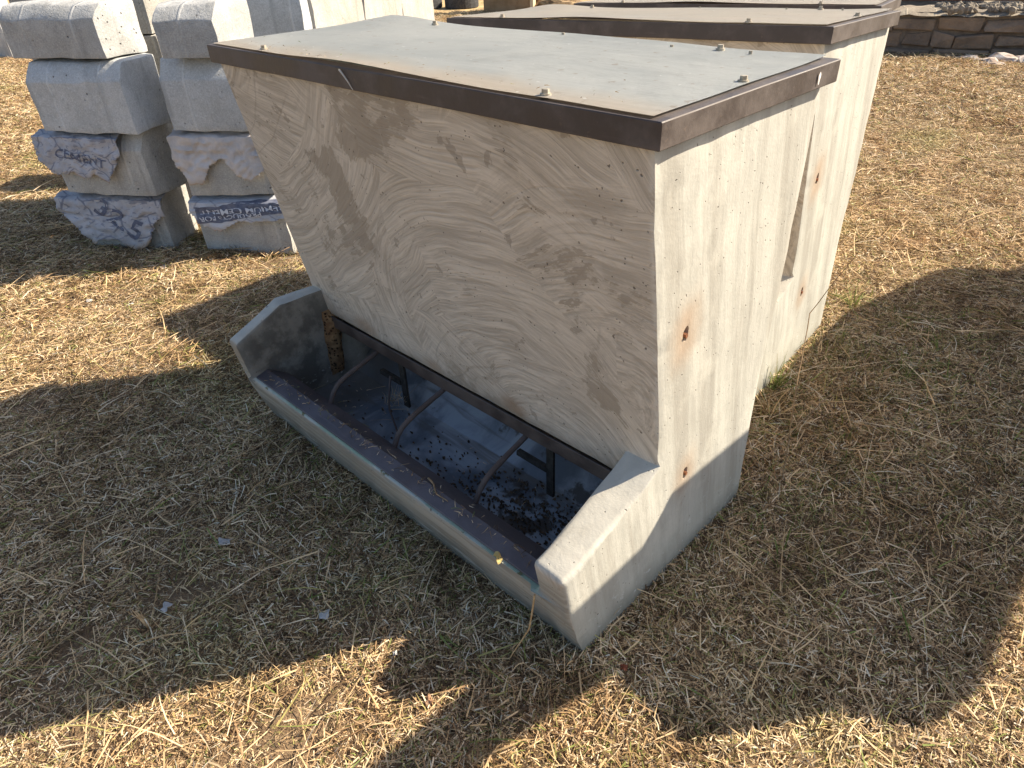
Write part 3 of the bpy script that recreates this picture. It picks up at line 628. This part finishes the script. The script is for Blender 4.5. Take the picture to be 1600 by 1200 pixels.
for v in b.verts: v.co = Vector((v.co.x*.5, v.co.y*.4, v.co.z*.25))*(1+.5*noise.noise(v.co*2.5)+.2*noise.noise(v.co*8))
o = obj('brush_heap', b, simple('dry_brush', (.12, .08, .045), (.34, .24, .13), 14, .95, .03), None, 30); o.location = (p.x, p.y, .05); tag(o, 'heap of dry brush beyond the third feeder', 'brush heap')
p = gp(22, 92); b = bmesh.new(); box(b, -.16, .16, -.12, .12, 0, 1.3); bevelled(b, .02, 30, 2); jitter(b, .01, 3, 1); o = obj('concrete_post', b, A, None, 30); o.location = p; o.rotation_euler = (0, 0, .4); tag(o, 'grey post far off, left of the left stack', 'post')
p = gp(4, 84); b = bmesh.new(); bmesh.ops.create_icosphere(b, subdivisions=2, radius=.22)
for v in b.verts: v.co *= 1+.4*noise.noise(v.co*9)
o = obj('dark_rock', b, simple('dark_rock', (.05, .04, .035), (.12, .1, .08), 9), None); o.location = (p.x-.1, p.y, .12); tag(o, 'dark lump at the left edge beside the far grey post', 'rock')
p = gp(0, 22, 1.15); b = bmesh.new(); box(b, -1.2, .22, -.06, .06, 0, .22); bevelled(b, .01, 30, 1); o = obj('yellow_rail', b, simple('yellow_paint', (.55, .48, .03), (.66, .58, .06), 9, .5), None, 30); o.location = (-12.6, 1.45, 1.0); o.rotation_euler = (0, 0, .6); tag(o, 'yellow painted rail at the top left corner behind the stacks', 'rail')

# ------------------------------------------------------------ grass (stuff)
def mat_straw(name, cols, transl=.15):
    s = NT(name); at = s.n('Attribute', attribute_name='rnd').outputs['Fac']; pos = s.n('NewGeometry').outputs['Position']
    r = s.n('ValToRGB', {'Fac': at}); cr = r.color_ramp; cr.interpolation = 'CONSTANT'
    while len(cr.elements) < len(cols): cr.elements.new(.5)
    for e, (p_, c) in zip(cr.elements, cols): e.position = p_; e.color = (*c, 1)
    col = r.outputs['Color']; n1 = s.noise(pos, 1.3, 4, .6); n2 = s.noise(pos, 6, 4, .6)
    col = s.mix(s.ramp(n1, .46, .62, 0, .42), col, s.mix(1.0, col, (.74, .60, .46), 'MULTIPLY')); col = s.mix(s.ramp(n2, .48, .64, 0, .65), col, s.mix(1.0, col, (.55, .50, .42), 'MULTIPLY'))
    g = s.ramp(s.noise(s.vm('ADD', pos, (7, 3, 0)), .9, 3), .58, .70, 0, .30); col = s.mix(g, col, s.mix(1.0, col, (.62, .85, .42), 'MULTIPLY'))
    m = s.done(col, .75, spec=.25)
    tr = s.n('BsdfTranslucent', {'Color': col}); mx = s.n('MixShader', {0: transl, 1: s.b.outputs[0], 2: tr.outputs[0]})
    s.t.links.new(mx.outputs[0], s.t.nodes['Material Output'].inputs[0]); return m
STRAW = [(0, (.60, .42, .23)), (.20, (.76, .565, .335)), (.37, (.34, .22, .12)), (.51, (.88, .71, .49)), (.61, (.12, .075, .042)), (.85, (.38, .345, .13)), (.92, (.24, .28, .08)), (.955, (.80, .72, .55))]
M['straw'] = mat_straw('dry_straw', STRAW)
M['green'] = mat_straw('green_blades', [(0, (.14, .20, .045)), (.4, (.20, .25, .06)), (.7, (.36, .33, .13)), (.9, (.45, .40, .2))], .3)
def blades(n, ext, lmin, lmax, wmin, wmax, pitch, zmax, curl=.25, taper=True, seed=0, clump=0):
    g = np.random.default_rng(seed); S = 3
    x = g.uniform(-ext, ext, n); y = g.uniform(-ext, ext, n)
    if clump:
        cx = g.uniform(-ext, ext, clump); cy = g.uniform(-ext, ext, clump); k = g.integers(0, clump, n); x = cx[k]+g.normal(0, .012, n); y = cy[k]+g.normal(0, .012, n)
    az = g.uniform(0, 2*np.pi, n); pt = g.normal(pitch[0], pitch[1], n); ln = lmin+(lmax-lmin)*g.power(.7, n)*g.random(n)**.5; wd_ = g.uniform(wmin, wmax, n)
    z = g.uniform(.001, zmax, n); bend = g.normal(0, curl, n); rnd = g.random(n); roll = g.normal(0, .6, n)
    P = np.zeros((n, S+1, 2, 3)); cur = np.stack([x, y, z], 1); a = az.copy(); p = pt.copy()
    for i in range(S+1):
        d = np.stack([np.cos(a)*np.cos(p), np.sin(a)*np.cos(p), np.sin(p)], 1)
        sd = np.stack([-np.sin(a)*np.cos(roll), np.cos(a)*np.cos(roll), np.sin(roll)], 1); wf = (1-(i/S)**2*.85) if taper else 1
        hw = (wd_*wf/2)[:, None]*sd; P[:, i, 0] = cur-hw; P[:, i, 1] = cur+hw
        cur = cur+d*(ln/S)[:, None]; a = a+bend*.6; p = p-abs(bend)*.5
    P[..., 2] = np.maximum(P[..., 2], .0005)
    nv = n*(S+1)*2; base = np.arange(n)[:, None, None]*(S+1)*2; i = np.arange(S)[None, :, None]*2
    F = (base+i+np.array([0, 1, 3, 2])[None, None, :]).reshape(-1)
    nf = n*S; me = bpy.data.meshes.new('blade_tile'); me.vertices.add(nv); me.vertices.foreach_set('co', P.reshape(-1)); me.loops.add(nf*4); me.loops.foreach_set('vertex_index', F.astype(np.int32)); me.polygons.add(nf)
    me.polygons.foreach_set('loop_start', np.arange(nf, dtype=np.int32)*4); me.update(calc_edges=True)
    at = me.attributes.new('rnd', 'FLOAT', 'FACE'); at.data.foreach_set('value', np.repeat(rnd, S)); return me
def tilecol(name, meshes, mat):
    c = bpy.data.collections.new(name)
    for me in meshes: me.materials.append(mat); o = bpy.data.objects.new('blade_tile', me); c.objects.link(o)
    return c
def scatter(name, label, cat, pts, coll):      # pts: x,y,z,rot,scale,index
    me = bpy.data.meshes.new(name); me.vertices.add(len(pts)); A_ = np.array(pts); me.vertices.foreach_set('co', A_[:, :3].reshape(-1))
    for k, nm in ((3, 'rotz'), (4, 'scl')): at = me.attributes.new(nm, 'FLOAT', 'POINT'); at.data.foreach_set('value', A_[:, k].copy())
    at = me.attributes.new('idx', 'INT', 'POINT'); at.data.foreach_set('value', A_[:, 5].astype(np.int32))
    o = bpy.data.objects.new(name, me); COL.objects.link(o); tag(o, label, cat, kind='stuff')
    ng = bpy.data.node_groups.new(name, 'GeometryNodeTree'); ng.interface.new_socket('Geometry', in_out='INPUT', socket_type='NodeSocketGeometry'); ng.interface.new_socket('Geometry', in_out='OUTPUT', socket_type='NodeSocketGeometry')
    N = ng.nodes; Lk = ng.links; gi = N.new('NodeGroupInput'); go = N.new('NodeGroupOutput'); ip = N.new('GeometryNodeInstanceOnPoints'); ci = N.new('GeometryNodeCollectionInfo')
    ci.inputs[0].default_value = coll; ci.inputs['Separate Children'].default_value = True; ci.inputs['Reset Children'].default_value = True
    def attr(nm, tp): a = N.new('GeometryNodeInputNamedAttribute'); a.data_type = tp; a.inputs[0].default_value = nm; return a.outputs['Attribute']
    cx = N.new('ShaderNodeCombineXYZ'); Lk.new(attr('rotz', 'FLOAT'), cx.inputs[2])
    Lk.new(gi.outputs[0], ip.inputs['Points']); Lk.new(ci.outputs[0], ip.inputs['Instance']); ip.inputs['Pick Instance'].default_value = True
    Lk.new(attr('idx', 'INT'), ip.inputs['Instance Index']); Lk.new(cx.outputs[0], ip.inputs['Rotation']); Lk.new(attr('scl', 'FLOAT'), ip.inputs['Scale']); Lk.new(ip.outputs[0], go.inputs[0])
    md = o.modifiers.new('scatter', 'NODES'); md.node_group = ng; return o
TE = .20
c1 = tilecol('thatch_tiles', [blades(4600, TE, .010, .050, .0009, .0032, (.08, .28), .022, .25, seed=k) for k in range(7)], M['straw'])
SP = [blades(2600, TE, .008, .04, .0007, .0024, (.05, .22), .012, .22, seed=100+k) for k in range(4)]
for me in SP: me.materials.append(M['straw']); c1.objects.link(bpy.data.objects.new('blade_tile_z%d' % SP.index(me), me))
c2 = tilecol('long_straw_tiles', [blades(80, TE, .05, .24, .0014, .0038, (.07, .12), .028, .18, seed=20+k) for k in range(6)], M['straw'])
c3 = tilecol('upright_tiles', [blades(110, TE, .02, .07, .0012, .0026, (.8, .35), .004, .5, seed=40+k, clump=14) for k in range(5)], M['straw'])
c4 = tilecol('green_tiles', [blades(70, TE, .02, .075, .0016, .0032, (.75, .4), .004, .6, seed=60+k, clump=9) for k in range(5)], M['green'])
def visible(x, y, m=260):
    px, py, d = project((x, y, 0)); return d > .15 and -m < px < 1600+m and -m < py < 1200+m*1.2
p1, p2, p3, p4 = [], [], [], []
def field(r0, r1, step, s):
    n = int(16/step)
    for i in range(-n, n):
        for j in range(-n, n):
            x = -4+(i+random.random()*.6)*step; y = 3+(j+random.random()*.6)*step; d = math.hypot(x-CAM.x, y-CAM.y)
            if not (r0 <= d < r1) or not visible(x, y): continue
            if d > 6.6 and (Vector((x, y, 0))-W0).dot(Vector((-wd.y, wd.x, 0))) > -.36 and x > -4.6: continue
            g_ = noise.noise(Vector((x*.7, y*.7, 0)))
            bare = noise.noise(Vector((x*1.7+4, y*1.7, 3)))+.5*noise.noise(Vector((x*5, y*5, 3))); p1.append((x, y, 0, random.random()*6.28, s*random.uniform(.9, 1.15), random.randrange(7) if bare < .07 or d > 6 else 7+random.randrange(4)))
            if random.random() < .95: p2.append((x, y, .002, random.random()*6.28, min(s, 1.3), random.randrange(6)))
            if random.random() < .42+g_*.6: p3.append((x, y, 0, random.random()*6.28, min(s, 1.1)*random.uniform(.55, .9), random.randrange(5)))
            if random.random() < .14+g_*.5+(.15 if (x > .0 and y > .5) or x < -3.2 else 0): p4.append((x, y, 0, random.random()*6.28, min(s, 1.1)*random.uniform(.6, 1.0), random.randrange(5)))
field(0, 3.3, .24, 1.0); field(3.3, 6.0, .30, 1.25); field(6.0, 13.5, .46, 1.9)
# tufts hugging the feeder, the stacks and the second feeder
def hug(a, b, n, spread, lst3=True):
    for _ in range(n):
        t = random.random(); x = a[0]+(b[0]-a[0])*t+random.gauss(0, spread); y = a[1]+(b[1]-a[1])*t+random.gauss(0, spread)
        (p3 if random.random() < .65 else p4).append((x, y, 0, random.random()*6.28, random.uniform(.7, 1.15), random.randrange(5)))
for _ in range(34): t = random.random(); p4.append((.13-.2*t+random.gauss(0, .05), .72+1.15*t, 0, random.random()*6.28, random.uniform(.8, 1.5), random.randrange(5)))
hug((.10, .72), (-.05, 1.75), 34, .06); hug((-1.25, -.02), (-.1, -.05), 30, .02); hug((.03, .0), (.03, .66), 16, .012); hug((-3.3, .0), (-2.3, .75), 22, .07); hug((.09, .05), (.10, .68), 9, .02); hug((.3, 1.2), (.5, 2.2), 12, .25)
scatter('dry_grass', 'short dry straw-coloured thatch covering the yard', 'dry grass', p1, c1)
scatter('loose_straw', 'long loose straws lying over the dry grass', 'straw', p2, c2)
scatter('dry_tufts', 'short upright dry grass tufts across the yard', 'grass tufts', p3, c3)
scatter('green_grass', 'scattered green grass blades coming through the dry thatch', 'green grass', p4, c4)

# ------------------------------------------------------------ small things
def weed(name, label, loc, n, h, spread, mat, seed):
    me = blades(n, .012, h*.5, h, .003, .006, (.95, .35), .003, .55, seed=seed); o = obj(name, me, mat); o.location = loc; o.scale = (1, 1, 1); tag(o, label, 'weed'); return o
p = gp(252, 478); weed('green_weed', 'small yellow-green weed alone in the sunlit grass left of the trough', p, 26, .09, .02, M['green'], 71)
p = gp(1212, 610); weed('grass_clump', 'leafy green clump growing between the nearest and second feeder', (p.x, p.y, 0), 38, .17, .03, M['green'], 72)
p = gp(1195, 650); weed('grass_clump', 'low green clump at the rear foot of the nearest feeder', (p.x+.03, p.y, 0), 30, .16, .03, M['straw'], 73)
p = gp(1330, 480); weed('grass_clump', 'green tuft at the outer corner of the second feeder', (p.x, p.y, 0), 30, .15, .03, M['green'], 74)
M['twig'] = simple('dry_twig', (.20, .13, .07), (.34, .24, .14), 60, .85); M['stalk'] = simple('tan_stalk', (.42, .26, .12), (.55, .38, .2), 60, .8)
def stick(name, label, pts, r, mat, cat='twig'):
    b = bmesh.new(); P = [Vector(a) for a in pts]; Q = []
    for i in range(len(P)-1):
        for k in range(6): t = k/6; Q.append(P[i].lerp(P[i+1], t))
    Q.append(P[-1]); Q = [q+noise.noise_vector(q*14)*r*1.6 for q in Q]; n = len(Q)
    tube(b, Q, [r*(1-.6*i/(n-1)) for i in range(n)], 6); o = obj(name, b, mat, None, 60); tag(o, label, cat); return o
stick('grass_stalk', 'long tan stalk leaning from the lip of the trough to the ground', [(-.075, -.075, .205), (-.074, -.095, .12), (-.10, -.13, .03), (-.19, -.20, .012)], .0022, M['stalk'], 'stalk')
stick('twig', 'thin bare stem rising against the second feeder beside the dark slot', [(.06, .80, .0), (.03, .84, .22), (-.04, 1.0, .42), (.02, 1.1, .60)], .0022, M['twig'])
stick('twig', 'thin stem crossing low in front of the second feeder', [(.03, .72, .12), (.04, 1.0, .14), (.06, 1.35, .16)], .0018, M['twig'])
stick('twig', 'short pale twig stuck to the front of the nearest lid frame', [(-.735, .091, 1.096), (-.700, .0915, 1.062)], .0022, simple('pale_twig', (.45, .42, .36), (.55, .5, .42), 50))
stick('twig', 'dark branched twig lying on the trough floor below the left bar', [(-.96, .24, .19), (-.93, .20, .10), (-.85, .16, .07), (-.80, .10, .07)], .004, M['bar'])
stick('twig', 'wavy grey stick lying on the lip rail of the nearest feeder', [(-.50, .004, .210), (-.47, -.002, .214), (-.44, -.02, .214), (-.40, -.02, .213)], .003, M['twig'])
k = 0
for px, py, ln_, az in ((265, 1005, .13, 1.0), (420, 870, .17, .2), (640, 960, .14, -.3), (1260, 760, .12, .3), (1400, 960, .16, 2.2), (350, 1110, .12, .4)):
    p = gp(px, py); d_ = Vector((math.cos(az), math.sin(az), 0))*ln_/2
    stick('fallen_straw', ('upright pale stem in the lower left shade', 'long pale stem in the shade left of the trough', 'thick pale stem below the trough corner', 'bent stem right of the nearest feeder', 'dark green stem in the shade at the lower right', 'pale stem on the edge of the lower shadow')[k], [p-d_+Vector((0, 0, .018)), p+Vector((0, 0, .03)), p+d_+Vector((0, 0, .02))], .0022, M['stalk'] if k != 4 else M['green'], 'straw'); k += 1
me = blades(38, .02, .05, .11, .0014, .003, (.15, .12), .02, .15, seed=201); o = obj('straw_bunch', me, M['straw']); p = gp(190, 1085); o.location = p; tag(o, 'bunch of pale straw on the shadow edge at the lower left', 'straw bunch')
me = blades(16, .006, .05, .075, .002, .004, (.9, .12), .01, .15, seed=202); o = obj('dry_seed_head', me, M['stalk']); p = gp(235, 985); o.location = p; tag(o, 'brown dry seed head standing in the lower left shade', 'seed head')
M['scrap'] = simple('white_scrap', (.62, .60, .58), (.75, .73, .70), 30, .8)
labs = ['white paper scrap on shaded grass at lower left', 'pale crumpled scrap on the shaded grass below the trough', 'tiny blue-white scrap beside the shadow notch', 'white scrap on the sunlit grass in front of the stacks', 'grey-white crumbs in the shade left of the trough', 'small white scrap in the upper sunlit grass', 'brown leaf on the grass inside the shadow wedge', 'small reddish leaf below the front corner of the feeder', 'pale scrap in the sunlit grass below the left stack', 'yellow leaf tip resting on the trough lip']
sp_ = [(260, 950, .016), (507, 961, .017), (617, 1021, .008), (256, 418, .022), (350, 848, .024), (205, 476, .014), (671, 1096, .013), (975, 1043, .010), (140, 470, .014), (778, 872, .016)]
for k, (px, py, r) in enumerate(sp_):
    z = .206 if k == 9 else .02; p = gp(px, py, z); b = bmesh.new(); n = 14
    c = b.verts.new((0, 0, .006)); rim = []
    for i in range(n):
        a = i/n*6.283; rr = r*(.75+.6*noise.noise(Vector((math.cos(a)*1.3, math.sin(a)*1.3, k*3.3)))); rim.append(b.verts.new((rr*math.cos(a)*1.2, rr*math.sin(a)*.9, .004*math.sin(a*3+k)+.003)))
    for i in range(n): b.faces.new((c, rim[i], rim[(i+1) % n]))
    bmesh.ops.solidify(b, geom=b.faces[:], thickness=.0012)
    leaf = k in (6, 7, 9)
    o = obj('dry_leaf' if leaf else 'paper_scrap', b, M['scrap'] if not leaf else simple('leaf_%d' % k, ((.5, .3, .18), (.35, .1, .05), (.75, .6, .25))[(6, 7, 9).index(k)], ((.6, .4, .25), (.4, .15, .08), (.8, .65, .3))[(6, 7, 9).index(k)], 40), None, 50)
    o.location = p; o.rotation_euler = (.2, -.1, k); tag(o, labs[k], 'leaf' if leaf else 'scrap')
# feed crumbs in the trough + straw bits on the rails (stuff)
b = bmesh.new()
for k in range(900):
    t = random.random(); 
    if t < .45: x = random.gauss(-.30, .11); y = random.gauss(.20, .05)
    elif t < .88: x = random.gauss(-.45, .16); y = random.gauss(.13, .05)
    else: x = random.uniform(-1.2, -.12); y = random.uniform(.07, .29)
    if not (-1.24 < x < -.09 and .06 < y < .3): continue
    zf = .053+.008*(y-.07)/.23 + .004+random.random()*.006*(t < .75); r = random.uniform(.0015, .0042)
    mt = Matrix.Translation((x, y, zf)) @ Euler((random.random()*6, random.random()*6, 0)).to_matrix().to_4x4() @ Matrix.Diagonal((r*1.6, r, r*.7, 1)); bmesh.ops.create_icosphere(b, subdivisions=1, radius=1, matrix=mt)
tag(obj('feed_crumbs', b, simple('old_feed', (.045, .03, .02), (.13, .09, .055), 50, .9)), 'dark crumbs of old feed on the trough floor', 'feed', kind='stuff')
g3 = np.random.default_rng(5)
me = blades(420, 1, .008, .035, .0008, .0018, (.02, .12), .004, .4, seed=91); co = np.zeros(len(me.vertices)*3); me.vertices.foreach_get('co', co); co = co.reshape(-1, 8, 3)
for i in range(len(co)):
    c = co[i].mean(0); r = random.random()
    if r < .62: nx_, ny_ = random.uniform(-1.24, -.1), random.gauss(-.012, .010); zz = .2085
    elif r < .85: nx_, ny_ = random.uniform(-1.2, -.1), random.uniform(.08, .28); zz = .062
    else: nx_, ny_ = random.uniform(-1.25, -.05), .12+abs(random.gauss(0, .05)); zz = 1.106
    co[i] += np.array([nx_-c[0], ny_-c[1], zz])
    if r > .85: co[i][:, :2] = (co[i][:, :2]-[nx_, ny_])*.45+[nx_, ny_]
me.vertices.foreach_set('co', co.reshape(-1)); me.update()
tag(obj('straw_bits', me, M['straw']), 'fine straw bits scattered on the trough rails and lid', 'straw', kind='stuff')
# grass roots hanging in the trough
me = blades(60, .03, .03, .09, .0008, .0014, (.5, .5), .01, .5, seed=95); o = obj('dead_grass_tuft', me, M['straw']); o.location = (-.95, .235, .10); tag(o, 'wispy dead grass tuft caught under the left bar of the trough', 'grass tuft')
# wasp nest strip
def mat_nest():
    s = NT('mud_nest'); oc = s.coord(); v = s.n('TexVoronoi', {'Vector': oc, 'Scale': 105.0}, voronoi_dimensions='3D'); pr = s.n('SeparateXYZ', {0: v.outputs['Color']}).outputs[0]
    h = s.math('MULTIPLY', s.ramp(v.outputs['Distance'], .45, .28), s.ramp(pr, .45, .5)); n1 = s.noise(oc, 40, 5)
    col = s.mix(s.ramp(n1, .35, .65), (.15, .085, .045), (.27, .165, .085)); col = s.mix(s.math('MULTIPLY', h, .9), col, (.02, .014, .01))
    return s.done(col, .95, s.bump(s.math('SUBTRACT', n1, h), .006, 1.0), spec=.1)
b = bmesh.new(); n, m_ = 10, 26; V = []
for j in range(m_+1):
    for i in range(n+1):
        u, v = i/n, j/m_; half = .030*(1-.25*abs(v-.6))*(1+.2*noise.noise(Vector((v*6, 0, 2)))); y = .228+.012*v+(u-.5)*2*half; z = .085+v*.235; bu = .022*math.sqrt(max(0, 1-(2*u-1)**2))*min(1, (1-v)*6, v*6+.2)
        V.append(b.verts.new((-1.257+.001+bu, y, z)))
for j in range(m_):
    for i in range(n): a = j*(n+1)+i; b.faces.new((V[a], V[a+1], V[a+n+2], V[a+n+1]))
jitter(b, .002, 60, 2)
tag(obj('mud_nest', b, mat_nest(), None, 60), 'brown pitted mud nest stuck inside the far end of the trough', 'nest')
# bird dropping on lid frame
b = bmesh.new()
for (y, z, ry, rz) in ((.585, 1.080, .004, .011),):
    vs = [b.verts.new((.0222, y+ry*math.cos(a)*(1+.3*math.sin(3*a)), z+rz*math.sin(a))) for a in [i/12*6.283 for i in range(12)]]; b.faces.new(vs)
obj('white_stain', b, M['scrap'], F1)
